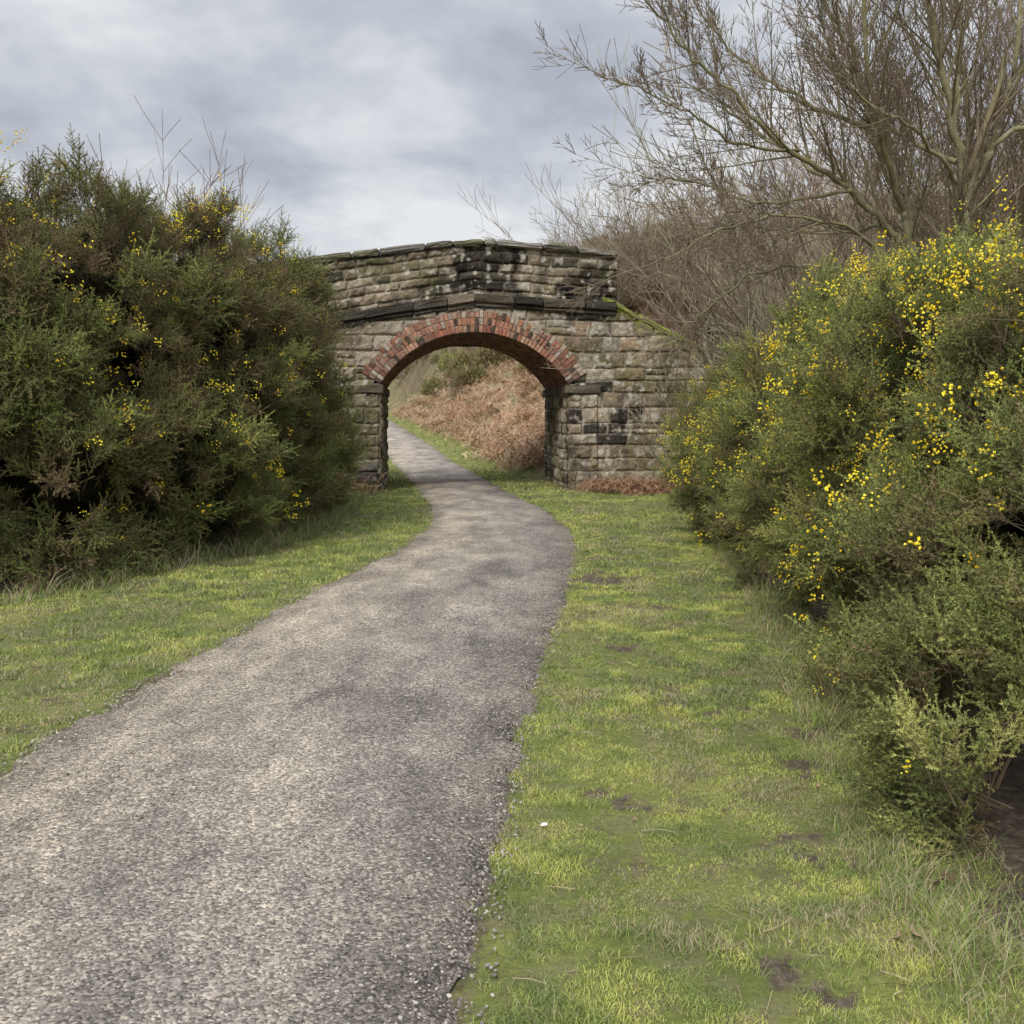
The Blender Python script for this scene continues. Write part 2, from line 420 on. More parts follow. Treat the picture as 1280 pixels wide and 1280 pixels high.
def block_mesh(name,blocks,mat,sub=1,amp=.012,bev=.015):
    import bmesh
    bm=bmesh.new();cl=bm.verts.layers.float_color.new('Col')
    for (corners,colr) in blocks:
        b2=bmesh.new();vs=[b2.verts.new(c_) for c_ in corners]
        for f in ((0,3,2,1),(4,5,6,7),(0,1,5,4),(1,2,6,5),(2,3,7,6),(3,0,4,7)): b2.faces.new([vs[i] for i in f])
        b2.normal_update()
        if bev: bmesh.ops.bevel(b2,geom=b2.edges[:],offset=bev,segments=1,affect='EDGES')
        if sub: bmesh.ops.subdivide_edges(b2,edges=b2.edges[:],cuts=sub,use_grid_fill=True)
        mp={}
        for v in b2.verts:
            q=v.co+Vector((random.uniform(-amp,amp),random.uniform(-amp,amp),random.uniform(-amp,amp)))
            w=bm.verts.new(q);g=random.uniform(.7,1.3);w[cl]=(colr[0]*g,colr[1]*g,colr[2]*g,1);mp[v]=w
        for f in b2.faces:
            try: bm.faces.new([mp[v] for v in f.verts])
            except ValueError: pass
        b2.free()
    me=bpy.data.meshes.new(name);bm.to_mesh(me);bm.free();me.materials.append(mat)
    return obj(name,me,bridge)
bl=[]
for dface,sg in ((0,1),(BD,-1)):
    for row in range(3):
        r0=R_AR+row*.15-.005;r1=r0+.141
        n=int(2*th*(R_AR+.2)/.088);st=(2*th)/n
        for k in range(n):
            a0=-th+k*st+.0022;a1=a0+st-.005
            c_=random.choice([(.46,.19,.11),(.49,.235,.145),(.40,.155,.095),(.34,.135,.09),(.44,.225,.145),(.27,.12,.085),(.46,.28,.19)])
            mid=abs((a0+a1)/2)/th
            g=random.uniform(.75,1.10)*(1-.30*(mid>.75))
            fade=max(0,min(1,float(fbm(np.array([a0*4.]),np.array([row*.8]),0,55)[0])*2-.8))
            c_=tuple(g*(x*(1-fade*.6)+y_*fade*.6) for x,y_ in zip(c_,(.46,.37,.29)))
            if random.random()<(.06 if row<2 else .25): c_=(.42,.35,.28)
            if random.random()<.07: c_=(.10,.07,.055)
            f=dface-sg*(.045+random.uniform(-.012,.012));bk=dface+sg*.11
            lo,hi=min(f,bk),max(f,bk)
            r1j=r1+(random.uniform(-.035,.03) if row==2 else 0)
            P4=[(r0*math.sin(a0),ZC_AR+r0*math.cos(a0)),(r0*math.sin(a1),ZC_AR+r0*math.cos(a1)),(r1j*math.sin(a1),ZC_AR+r1j*math.cos(a1)),(r1j*math.sin(a0),ZC_AR+r1j*math.cos(a0))]
            bl.append(([(x,lo,z) for x,z in P4]+[(x,hi,z) for x,z in P4],c_))
block_mesh('brick_arch_ring',bl,m_st,0,.005,.009)
vv=[];ff=[]
for dface,sg in ((0,1),(BD,-1)):
    b0=len(vv)
    for k in range(61):
        a=-th+2*th*k/60
        for r_ in (R_AR,R_AR+.44): vv.append((r_*math.sin(a),dface-sg*.018,ZC_AR+r_*math.cos(a)))
    for k in range(60): ff.append((b0+2*k,b0+2*k+2,b0+2*k+3,b0+2*k+1))
me=make_mesh('ring_mortar',vv,ff,[m_st],vcol=np.tile((.36,.28,.21),(len(vv),1)));obj('ring_mortar',me,bridge)
def box(s0,s1,d0,d1,za0,za1,zb0,zb1):
    return [(s0,d0,za0),(s1,d0,za1),(s1,d1,za1),(s0,d1,za0),(s0,d0,zb0),(s1,d0,zb1),(s1,d1,zb1),(s0,d1,zb0)]
bl=[]
for sg in (-1,1):
    for dq in (0,1):
        d0,d1=(-.10,.5) if dq==0 else (BD-.5,BD+.1)
        x0,x1=sorted((sg*1.93,sg*2.68))
        bl.append((box(x0,x1,d0,d1,Z_SP-.20,Z_SP-.20,Z_SP-.02,Z_SP-.02),(.13,.11,.08)))
    s_=0.5
    while s_<BD-.55:
        e=min(s_+random.uniform(.4,.6),BD-.5)
        x0,x1=sorted((sg*1.93,sg*2.1));bl.append((box(x0,x1,s_+.01,e,Z_SP-.20,Z_SP-.20,Z_SP-.02,Z_SP-.02),(.12,.10,.08)));s_=e
block_mesh('impost_stones',bl,m_st,1,.01,.02)
f1=lambda fn,s: float(fn(np.array([s]))[0])
bl=[]
for d0,d1 in ((-.13,.10),(BD-.10,BD+.13)):
    s_=-8.
    while s_<PE-.05:
        e=min(s_+random.uniform(.6,1.1),PE)
        if s_<0<e: e=0.
        z0,z1=f1(string_z,s_)-.02,f1(string_z,e)-.02
        g=random.uniform(.5,1.5);c_=random.choice([(.05,.043,.034),(.085,.072,.055),(.14,.115,.085)]);c_=tuple(x*g for x in c_)
        bl.append((box(s_+.006,e-.006,d0,d1,z0,z1,z0+.17,z1+.17),c_))
        bl.append((box(s_+.006,e-.006,d0+.06,d1-.03,z0-.10,z1-.10,z0-.004,z1-.004),tuple(x*.9 for x in c_)))
        s_=e
block_mesh('string_course',bl,m_st,1,.016,.022)
bl=[]
for d0,d1 in ((-.10,.50),(BD-.50,BD+.10)):
    s_=-8.
    while s_<PE-.05:
        e=min(s_+random.uniform(.55,1.0),PE+.1)
        if s_<-.5<e: e=-.45
        elif s_<.45<e and s_>-.5: e=.45
        z0,z1=f1(par_top,s_),f1(par_top,e)
        g=random.uniform(.7,1.2);c_=tuple(x*g for x in random.choice([(.24,.225,.19),(.31,.285,.24),(.15,.135,.105),(.20,.19,.12)]))
        h=random.uniform(.11,.14)
        bl.append((box(s_+.006,e-.006,d0,d1,z0+.002,z1+.002,z0+h,z1+h),c_))
        s_=e
block_mesh('parapet_coping',bl,m_st,2,.016,.035)
bl=[]
s_=2.75
while s_<8.3:
    e=s_+random.uniform(.5,.8);z0,z1=wingtop(s_),wingtop(e)
    d0=-max(0,s_-2.9)*.16-.09;d1=d0+.5
    g=random.uniform(.8,1.2);c_=tuple(x*g for x in random.choice([(.25,.27,.06),(.21,.23,.055),(.21,.19,.11)]))
    bl.append((box(s_+.006,e-.006,d0,d1,z0-.02,z1-.02,z0+.14,z1+.14),c_));s_=e
block_mesh('wing_wall_coping',bl,m_st,2,.028,.045)
vv=[];ff=[]
def quad(a,b_,c_,d):
    k=len(vv);vv.extend([a,b_,c_,d]);ff.append((k,k+1,k+2,k+3))
for d in (.42,BD-.42):
    for s0,s1 in ((-8,0),(0,PE)):
        quad((s0,d,3.3),(s1,d,3.3),(s1,d,f1(par_top,s1)),(s0,d,f1(par_top,s0)))
for dA,dB in ((0.02,.42),(BD-.42,BD-.02)):
    quad((PE,dA,2),(PE,dB,2),(PE,dB,4.93),(PE,dA,4.93));quad((-8,dA,0),(-8,dB,0),(-8,dB,4.15),(-8,dA,4.15))
quad((-8,.4,3.3),(0,.4,4.02),(0,BD-.4,4.02),(-8,BD-.4,3.3));quad((0,.4,4.02),(3.5,.4,3.96),(3.5,BD-.4,3.96),(0,BD-.4,4.02))
me=make_mesh('deck_and_parapet_backs',vv,ff,[m_st],vcol=np.tile((.22,.18,.14),(len(vv),1)));obj('deck_and_parapet_backs',me,bridge)
# ---------------------------------------------------------------- gorse
m_gorse,t,b=material('gorse_mat',.6,.2)
ti=t.attr('tint','INSTANCER').outputs['Fac']
var=t.attr('var').outputs['Fac']
f=t.math('ADD',ti,t.math('MULTIPLY',t.math('SUBTRACT',var,.5),.60))
c=t.ramp(f,[(0,(.21,.155,.095)),(.2,(.19,.155,.075)),(.42,(.125,.145,.05)),(.7,(.205,.24,.075)),(1,(.40,.40,.14))])
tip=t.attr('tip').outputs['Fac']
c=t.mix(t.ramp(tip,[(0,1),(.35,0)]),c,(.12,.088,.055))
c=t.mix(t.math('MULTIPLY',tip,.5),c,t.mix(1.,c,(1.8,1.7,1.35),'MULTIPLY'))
t.link(c,b.inputs['Base Color'])
def gorse_spray(seed,L=.34,nsh=10,dens=.0075):
    random.seed(seed);V=[];F=[];tip=[]
    def shoot(p,d,l,t0,t1):
        n=int(l/dens);d=d.normalized()
        a0=random.random()*6
        a=d.cross(Vector((.3,.5,.8))).normalized();c=d.cross(a)
        q=p.copy();k=len(V);pts=[]
        for i in range(4):
            w=.0024*(1-.2*i)
            V.extend([tuple(q+a*w),tuple(q-a*w*.5+c*w*.8),tuple(q-a*w*.5-c*w*.8)]);tip.extend([.1+.4*t0]*3)
            pts.append(q.copy());q=q+d*(l/3);d=(d+rv(.08)+Vector((0,0,.05))).normalized()
        for i in range(3):
            for j in range(3):
                A_,B_,C_,D_=k+i*3+j,k+i*3+(j+1)%3,k+(i+1)*3+(j+1)%3,k+(i+1)*3+j
                F.append((A_,B_,C_));F.append((A_,C_,D_))
        for i in range(n):
            f=i/n;g=f*3;ii=min(2,int(g));q=pts[ii].lerp(pts[ii+1],g-ii)
            for w_ in range(2):
                an=a0+i*2.4+w_*PI
                dr=(a*math.cos(an)+c*math.sin(an))+d*random.uniform(.5,1.1)
                dr.normalize();ll=random.uniform(.013,.025)*(1.05-.4*f)
                sd=dr.cross(rv(1)).normalized()*.0033
                k2=len(V);V.extend([tuple(q+sd),tuple(q-sd),tuple(q+dr*ll)])
                tv=t0+(t1-t0)*f
                tip.extend([tv*.8,tv*.8,min(1,tv+.15)]);F.append((k2,k2+1,k2+2))
    up=Vector((0,0,1));p=Vector((0,0,-.02));d=(up+rv(.1)).normalized();spine=[]
    q=p.copy()
    for i in range(9): spine.append((q.copy(),d.copy()));q=q+d*(L/9);d=(d+rv(.09)).normalized()
    shoot(p+up*L*.3,(spine[-1][0]-p).normalized(),L*.75,.4,1.)
    k=len(V);e5=spine[5][0]
    V.extend([(.004,0,-.2),(-.002,.0035,-.2),(-.002,-.0035,-.2),(e5.x+.002,e5.y,e5.z),(e5.x-.001,e5.y+.002,e5.z),(e5.x-.001,e5.y-.002,e5.z)]);tip.extend([0.]*6)
    for j in range(3):
        F.append((k+j,k+(j+1)%3,k+3+(j+1)%3));F.append((k+j,k+3+(j+1)%3,k+3+j))
    for i in range(nsh):
        f=.12+.8*i/nsh;j=int(f*8);q,dd_=spine[j]
        an=i*2.39+random.random();pr_=Vector((math.cos(an),math.sin(an),0))
        shoot(q,(pr_*.9+dd_*random.uniform(.5,1.0)),random.uniform(.10,.17)*(1.15-.6*f),.25,.9)
    return np.array(V),np.array(F),np.array(tip)
sprays=[gorse_spray(100+i) for i in range(8)]
def gorse_clump(seed,n=22,R=.25,flat=.9):
    rr=np.random.default_rng(seed);random.seed(seed);VV=[];FF=[];TT=[];VA=[];nb=0
    for i in range(n):
        e=rr.normal(size=3);e/=np.linalg.norm(e);e[2]=abs(e[2])*.9-.15
        p=e*R*rr.uniform(.1,1.15)*np.array([1,1,flat])
        d=Vector(e*.6)+Vector((0,0,.75))+rv(.28)
        q=d.to_track_quat('Z','Y')@Quaternion((0,0,1),random.random()*6.28)
        M=np.array(q.to_matrix());v,f,tp=sprays[rr.integers(0,8)];s=rr.uniform(.45,1.25)
        VV.append((v*s)@M.T+p);FF.append(f+nb);nb+=len(v)
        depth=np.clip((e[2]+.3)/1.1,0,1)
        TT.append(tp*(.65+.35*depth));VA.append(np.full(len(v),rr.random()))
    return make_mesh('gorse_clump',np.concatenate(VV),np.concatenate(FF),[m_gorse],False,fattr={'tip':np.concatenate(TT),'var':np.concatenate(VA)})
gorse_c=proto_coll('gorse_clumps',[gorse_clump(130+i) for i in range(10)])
plume_c=proto_coll('gorse_plumes',[gorse_clump(160+i,9,.12,2.6) for i in range(4)])
m_fl,t,b=material('gorse_flower_mat',.5,.3)
rnd=t.add('ShaderNodeObjectInfo').outputs['Random']
t.link(t.ramp(rnd,[(0,(.82,.60,.02)),(1,(.94,.82,.07))]),b.inputs['Base Color'])
def flower(seed):
    random.seed(seed);V=[];F=[]
    for i in range(9):
        c=Vector((random.gauss(0,.02),random.gauss(0,.02),random.uniform(0,.10)))
        o_=Vector((c.x,c.y,.01));o_=(o_.normalized()+rv(.3)).normalized()
        a=o_.cross(rv(1)).normalized();e=o_.cross(a)
        s=random.uniform(.007,.011)
        k=len(V)
        V.extend([tuple(c),tuple(c+o_*s*1.2+a*s),tuple(c+o_*s*2.2),tuple(c+o_*s*1.2-a*s),tuple(c+o_*s*1.3+e*s*1.1),tuple(c+o_*s*.9-e*s)])
        F.extend([(k,k+1,k+2),(k,k+2,k+3),(k,k+1,k+4),(k,k+4,k+3),(k,k+5,k+2)])
    return make_mesh('gorse_flower',V,F,[m_fl])
fl_c=proto_coll('gorse_flowers',[flower(200+i) for i in range(4)])
m_core,t,b=material('shade_core_mat',1.,.0)  # dark brown core colour paints in the shade of the bush interior
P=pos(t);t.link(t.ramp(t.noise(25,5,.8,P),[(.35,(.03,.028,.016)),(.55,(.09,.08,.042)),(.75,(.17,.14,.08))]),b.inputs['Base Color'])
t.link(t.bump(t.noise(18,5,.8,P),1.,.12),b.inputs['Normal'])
def gorse(name,lobes,nsub,flower_patches,fl_base,tint0,seed,size,side,zskirt=.10,fsc=1.,plumes=40,fth=(.52,.68),core_min=.8):
    r=np.random.default_rng(seed);random.seed(seed)
    L=np.array(lobes)
    C_=[];Nn=[]
    for li,(cx,cy,cz,rx,ry,rz) in enumerate(lobes):
        n=int(nsub*(rx*rz+ry*rz+rx*ry)/3)
        d=r.normal(size=(n,3));d/=np.linalg.norm(d,axis=1)[:,None]
        k=.80+.24*r.random(n)+.26*(vnoise(d[:,0]*2.6+li,d[:,1]*2.6,d[:,2]*2.6,seed)-.5)
        p=np.array([cx,cy,cz])+d*k[:,None]*np.array([rx,ry,rz])
        q=(p[:,None,:]-L[None,:,:3])/L[None,:,3:6];dp=np.sqrt((q**2).sum(-1));dp[:,li]=9
        ok=(dp.min(1)>.78)&(p[:,2]>H(p[:,0],p[:,1])+zskirt)
        ok&=(d[:,0]*side>-.35)|(d[:,2]>.5)|(r.random(n)<.4)
        nn=d/np.array([rx,ry,rz])
        C_.append(p[ok]);Nn.append(nn[ok]/np.linalg.norm(nn[ok],axis=1)[:,None])
    C_=np.concatenate(C_);Nn=np.concatenate(Nn);n=len(C_)
    dirs=Nn*.75+np.array([0,0,.6])+r.normal(0,.25,(n,3))
    dn=dirs/np.linalg.norm(dirs,axis=1)[:,None]
    tint=np.clip(tint0(C_)+r.normal(0,.12,n),.02,.98);scl=r.uniform(.65,1.3,n)*size
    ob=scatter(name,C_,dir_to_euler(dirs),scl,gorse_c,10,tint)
    topm=np.where((Nn[:,2]>.2)|(Nn[:,0]*side>.3))[0];topm=r.choice(topm,min(plumes,len(topm)),replace=False)
    pc=C_[topm]+dn[topm]*.25*size
    scatter(name+'_leading_shoots',pc,dir_to_euler(Nn[topm]*.5+np.array([0,0,1.])+r.normal(0,.22,(len(pc),3))),r.uniform(.6,1.4,len(pc))*size,plume_c,4,np.clip(tint[topm]+.10,0,1),ob)
    k=16;e=r.normal(size=(n*k,3));e/=np.linalg.norm(e,axis=1)[:,None]
    base=np.repeat(C_,k,0);bd=np.repeat(dn,k,0);sc=np.repeat(scl,k)
    e=np.where(((e*bd).sum(1)<0)[:,None],-e,e)
    tips=base+e*(sc*r.uniform(.38,.55,n*k))[:,None]+np.array([0,0,.05])
    cl=fbm(tips[:,0]*1.8,tips[:,1]*1.8,tips[:,2]*1.8,seed+4)
    fine=sstep(fbm(tips[:,0]*4,tips[:,1]*4,tips[:,2]*4,seed+6),.40,.58)
    pr_=fl_base*sstep(cl,*fth)*fine*(.35+.65*sstep(tips[:,2],.8,1.8))
    for (x,y,z,rr,am) in flower_patches:
        q=np.sqrt(((tips-np.array([x,y,z]))**2).sum(1))/rr
        pr_+=am*np.exp(-q*q)*fine
    sel=r.random(n*k)<np.minimum(pr_,1)
    F_=tips[sel];D_=bd[sel]*.6+e[sel]*.4+r.normal(0,.2,(sel.sum(),3))
    if len(F_): scatter(name+'_flowers',F_,dir_to_euler(D_),r.uniform(.55,1.25,len(F_))*fsc,fl_c,4,None,ob)
    vv=[];ff=[]  # solid lumpy cores added inside the lobes so gaps between clumps read dark
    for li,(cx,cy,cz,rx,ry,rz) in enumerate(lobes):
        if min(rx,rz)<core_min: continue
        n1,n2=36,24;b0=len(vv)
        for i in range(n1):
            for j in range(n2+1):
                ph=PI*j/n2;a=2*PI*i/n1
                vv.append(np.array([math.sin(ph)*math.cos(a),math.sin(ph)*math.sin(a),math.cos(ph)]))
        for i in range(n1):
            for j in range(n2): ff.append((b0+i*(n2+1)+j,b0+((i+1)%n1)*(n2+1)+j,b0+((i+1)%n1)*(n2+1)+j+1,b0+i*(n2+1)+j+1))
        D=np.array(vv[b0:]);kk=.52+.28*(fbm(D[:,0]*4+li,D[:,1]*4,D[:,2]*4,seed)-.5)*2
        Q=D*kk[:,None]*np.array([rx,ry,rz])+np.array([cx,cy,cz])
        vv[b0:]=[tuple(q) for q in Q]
    me=make_mesh(name+'_shade_core',vv,ff,[m_core],True);obj(name+'_shade_core',me,ob)
    print(name,n,'clumps',len(F_),'flowers')
    return ob
Llob=[(-6.1,9.6,1.7,1.7,1.5,2.1),(-4.75,10.9,1.5,1.2,1.3,1.95),(-4.2,12.7,1.75,1.4,1.4,2.05),(-4.15,15.0,1.8,1.32,1.5,2.1),(-4.4,17.6,1.6,1.3,1.5,1.9),
      (-6.0,12.5,2.0,1.5,1.5,2.0),(-5.6,10.4,2.6,1.0,1.0,1.25),(-8.0,11,1.8,1.8,1.7,2.2),(-6.5,16,1.9,1.8,2,2.1),(-8.5,14.5,2,2,2,2.2),(-7.6,8.6,1.4,1.4,1.2,1.9),
      (-4.5,9.9,.8,.75,.8,1.0),(-3.65,11.8,.8,.8,.8,1.0),(-3.95,12.7,2.85,1.0,1.1,1.15),(-3.85,15.0,2.75,1.02,1.2,1.2),(-4.7,11.2,2.9,.95,1,1.05),(-3.45,14.0,1.0,.75,.9,1.1),(-4.1,18,2.6,.9,1.1,1.0),(-4.2,11.2,1.2,.9,.9,1.2),(-4.85,9.9,1.9,.75,.8,.85),(-5.3,10.6,3.35,.55,.6,.6),(-3.3,16.4,.9,.65,.9,1.0)]
def tL(p): return .44-.15*sstep(p[:,2],1.5,3.0)+.30*(fbm(p[:,0]*.7,p[:,1]*.7,p[:,2]*.9,5)-.5)*2+.22*sstep(p[:,2],3.2,3.9)
gorse('gorse_bush',Llob,60,[(-3.9,9.9,1.75,.35,.7),(-4.0,9.8,.75,.4,.8),(-3.0,12.2,1.1,.7,.5),(-4.3,10.2,2.9,.5,.6),(-4.9,10.3,3.9,.5,1.),(-3.6,12.3,3.9,.6,1.),(-3.4,11.5,2.2,.5,.5),(-3.9,10.4,2.3,.4,.4)],.50,tL,31,.92,1,.1,1.05,260,(.52,.66))
Rlob=[(3.15,4.7,1.25,1.15,1.1,1.30),(3.0,6.3,1.2,1.15,1.1,1.25),(3.35,7.9,1.35,1.2,1.2,1.35),(3.25,9.8,1.4,1.15,1.2,1.40),(3.15,12.1,1.0,1.05,1.2,1.15),(3.9,14.3,1.0,1.1,1.3,1.1),
      (4.9,5.5,1.4,1.4,1.6,1.5),(5.2,8.5,1.5,1.5,1.7,1.6),(5.2,11.5,1.5,1.5,1.6,1.5),(3.3,3.5,.9,1.1,.8,1.2),(2.05,3.95,.36,.60,.55,.48),(2.35,5.5,.55,.62,.8,.65),(2.5,8.6,.6,.65,.9,.75),(2.2,7.3,1.0,.5,.6,.4),(2.75,10.6,1.2,.7,.7,.5),(2.5,3.65,.70,.75,.6,.75),(2.2,4.6,.8,.55,.5,.5),(2.0,3.35,.26,.6,.42,.36),(3.0,13.5,1.0,.78,1.1,1.02),(2.45,4.1,.95,.6,.5,.5),(2.35,3.5,.45,.6,.45,.45)]
def tR(p): return .60+.36*(fbm(p[:,0]*.9,p[:,1]*.9,p[:,2]*1.1,8)-.5)*2
gorse('gorse_bush.001',Rlob,100,[(2.6,6.6,2.0,.7,.8),(2.9,6.7,2.4,.6,.8),(2.7,8.5,1.75,.7,.6),(2.9,8.3,2.3,.6,.6),(2.5,10.8,1.6,.8,.8),(2.3,12.0,1.4,.8,.8),(3.1,9.5,2.7,.5,.5),(1.85,6.3,.75,.35,.5),(1.9,5.2,.9,.3,.8),(2.3,4.5,2.3,.5,.9),(2.1,8.2,1.2,.5,.4),(2.4,4.9,1.9,.5,.7),(2.1,10.0,1.0,.5,.5)],.65,tR,47,.70,-1,.05,.85,230,(.46,.62),1.0)
# ---------------------------------------------------------------- bare trees
m_bark,t,b=material('bark_mat',.85,.15)
P=pos(t);lv=t.attr('lvl').outputs['Fac']
c=t.ramp(t.noise(7,5,.7,P),[(.3,(.15,.13,.085)),(.5,(.23,.215,.11)),(.7,(.34,.30,.22))])
c=t.mix(t.ramp(lv,[(.2,0),(.8,1)]),c,(.20,.15,.11))
t.link(c,b.inputs['Base Color']);t.link(t.bump(t.noise(40,4,.7,P),.5,.01),b.inputs['Normal'])
m_twig,t,b=material('thicket_mat',.9,.1)
ti=t.attr('tint','INSTANCER').outputs['Fac']
t.link(t.ramp(ti,[(0,(.21,.165,.125)),(.5,(.32,.25,.185)),(1,(.29,.27,.18))]),b.inputs['Base Color'])
def tree_from(name,trunks,seed,kids=(9,6,5),lf=.36,maxlv=3,rmin=.0035):
    random.seed(seed);T=Tubes()
    for pts,r0,r1 in trunks:
        Q=catmull(pts,6)
        Q=[q+rv(.02) for q in Q];n=len(Q)
        rad=[r0+(r1-r0)*(i/(n-1))**.8 for i in range(n)]
        T.add(Q,rad,8,0.)
        dirs=[(Q[min(i+1,n-1)]-Q[max(i-1,0)]).normalized() for i in range(n)]
        L=sum((Q[i+1]-Q[i]).length for i in range(n-1))
        spawn(T,Q,rad,dirs,L,0,maxlv,.045,.06,rmin,(int(kids[0]*max(1,L/2.4)),)+kids[1:],.16,.18,lf)
        grow(T,Q[-1],dirs[-1],L*.4,r1,1,maxlv,.045,.07,rmin,kids)
    me=make_mesh(name,T.v,T.f,[m_bark],True,fattr={'lvl':T.lv});print(name,len(T.f))
    return obj(name,me)
g=H1(5.6,13)
tree_from('bare_tree',[
 ([(5.75,13,g-.3),(5.62,13,2.2),(5.6,13,3.53),(5.63,13,4.34)],.105,.08),
 ([(5.63,13,4.30),(5.28,12.8,5.36),(5.03,12.6,6.07),(4.67,12.4,7.2),(4.3,12,8.6)],.058,.015),
 ([(5.63,13,4.30),(6.04,13.1,5.15),(6.3,13.3,6.07),(6.5,13.6,7.3),(6.8,13.6,8.5)],.06,.015),
 ([(5.4,12.9,5.1),(5.6,13.3,6.2),(5.7,13.6,7.6)],.04,.012),
 ([(5.45,12.9,4.7),(4.9,13.4,5.2),(4.3,13.8,6.1),(3.9,14,7.2)],.036,.010),
 ([(5.5,12.9,4.4),(4.8,12.4,4.9),(4.1,12.0,5.1),(3.4,11.8,5.6)],.03,.008),
 ([(5.9,13.1,4.9),(6.9,12.8,5.5),(7.8,12.4,6.6)],.04,.012)],3,(14,8,5),.42)
tree_from('bare_tree.001',[
 ([(5.4,13.6,g-.3),(5.25,13.5,1.8),(5.13,13.3,3.53)],.09,.07),
 ([(5.13,13.3,3.48),(4.67,13.1,3.99),(3.96,12.9,4.49),(3.25,12.7,4.85),(2.64,12.5,5.36),(2.13,12.4,5.76),(1.6,12.3,6.3)],.054,.012),
 ([(5.13,13.3,3.48),(4.87,13.3,4.44),(4.57,13.2,5.2),(4.16,13.1,6.07),(3.65,13,6.98),(3.3,13,8)],.054,.012),
 ([(4.6,13.2,5.1),(3.75,13.5,5.6),(2.94,13.7,6.2),(2.3,13.9,7.0)],.035,.010),
 ([(3.9,13.2,4.6),(3.2,13.8,5.3),(2.6,14.2,6.0),(2.2,14.4,6.9)],.028,.008),
 ([(3.5,12.8,4.8),(2.6,12.3,4.75),(1.9,12.0,5.1),(1.2,11.8,5.3)],.024,.007),
 ([(5.15,13.3,3.2),(4.26,12.6,3.75),(3.35,12.3,3.95),(2.44,12.1,3.75),(1.9,12,3.45)],.032,.008),
 ([(5.15,13.3,2.9),(4.2,13.5,3.5),(3.3,14.0,3.5),(2.6,14.3,3.0),(2.2,14.4,2.6)],.026,.008),
 ([(4.2,12.9,4.35),(3.2,13.3,4.3),(2.4,13.6,4.6),(1.7,13.7,4.7)],.026,.008),
 ([(4.7,13.1,3.95),(3.9,13.8,4.0),(3.1,14.3,4.2),(2.3,14.6,4.1)],.024,.007),
 ([(4.9,13.2,4.2),(4.2,12.4,5.4),(3.9,11.9,6.8),(3.8,11.6,8)],.04,.012)],5,(14,8,5),.36)
g=H1(7.5,16)
tree_from('bare_tree.002',[
 ([(7.4,16.5,g-.3),(7.3,16.4,3.5),(7.1,16.2,5),(6.8,16,7),(6.5,16,9)],.10,.015),
 ([(7.6,16.5,g-.3),(7.9,16.4,4),(8.3,16.2,6),(8.7,16,8.5)],.10,.015),
 ([(7.3,16.4,2.8),(6.3,16.1,4.2),(5.5,15.9,5.6),(5.0,15.7,7.2)],.065,.012),
 ([(7.2,16.3,3.4),(6.4,16.6,5.2),(6.0,16.8,7.0)],.05,.012),
 ([(7.5,16.5,2.8),(8.8,16.1,4),(9.6,15.9,5.6),(10,15.7,7.2)],.065,.012)],9,(14,8,5),.42,3,.004)
def shrub(seed,n=11,h=3.2,spread=.55,rm=.006,kids=(7,4),r0=.022,wig=.07):
    random.seed(seed);T=Tubes()
    for i in range(n):
        a=random.random()*6.28;d=Vector((math.cos(a)*spread*random.random(),math.sin(a)*spread*random.random(),1))
        grow(T,Vector((d.x*.4,d.y*.4,-.1)),d,h*random.uniform(.5,1.1),r0,0,2,.02,wig,rm,kids,.26)
    return make_mesh('bare_shrub',T.v,T.f,[m_twig],False)
sh_c=proto_coll('bare_shrubs',[shrub(300+i,8,3.2,.9,.0042,(8,5),.02,.11) for i in range(5)])
fs_c=proto_coll('fine_shrubs',[shrub(320+i,20,3.0,.55,.0028,(11,6),.007,.08) for i in range(3)])
r=np.random.default_rng(5)
def up_rot(n,r,tilt=.12): return np.column_stack([r.normal(0,tilt,n),r.normal(0,tilt,n),r.random(n)*6.28])
pts=[];sc=[]
def addbox(n,x0,x1,y0,y1,s0,s1):
    q=np.column_stack([r.uniform(x0,x1,n),r.uniform(y0,y1,n)])
    s_,d_=loc(q[:,0],q[:,1])
    ok=~((s_<3.2)&(d_<5)&(d_>-1.0)) & ~((s_>2)&(s_<4.4)&(d_<.3)&(d_>-2.5))
    q=q[ok];pts.append(np.column_stack([q,H(q[:,0],q[:,1])-.05]));sc.append(r.uniform(s0,s1,len(q)))
addbox(56,2.2,5.2,22.1,26.5,.5,1.15)
addbox(40,4.5,12,19,27,.6,1.4)
addbox(28,5.0,12,14.5,19,.5,1.1)
addbox(50,8,22,18,38,1.2,2.8)
addbox(12,4.5,9,17,22,1.3,2.0)
addbox(16,3.3,6,25,32,.6,1.0)
pts=np.concatenate(pts);sc=np.concatenate(sc)
scatter('bare_thicket',pts,up_rot(len(pts),r,.16),sc,sh_c,5)
q=np.array([(-5.7,17.0,1.62),(-5.3,17.6,1.72),(-6.2,17.4,1.65),(-4.9,17.2,1.50),(-6.8,17.6,1.5),(-5.8,18.0,1.68)])
zq=q[:,2]*0.0
pp=np.column_stack([q[:,:2],zq]);scatter('bare_shrub',pp,up_rot(6,r,.04),q[:,2],fs_c,3,np.array([.3,.4,.2,.5,.4,.3]))
n=430;q=np.column_stack([r.uniform(-26,16,n),r.uniform(38,105,n)])
dR=q[:,0]-xR(q[:,1]);dL=xL(q[:,1])-q[:,0]
ok=((dR>5.5-2.5*(q[:,1]>62))|(dL>2.2));q=q[ok]
pp=np.column_stack([q,H(q[:,0],q[:,1])-.1]);scatter('distant_scrub',pp,up_rot(len(q),r),r.uniform(.5,1.15,len(q)),sh_c,5)
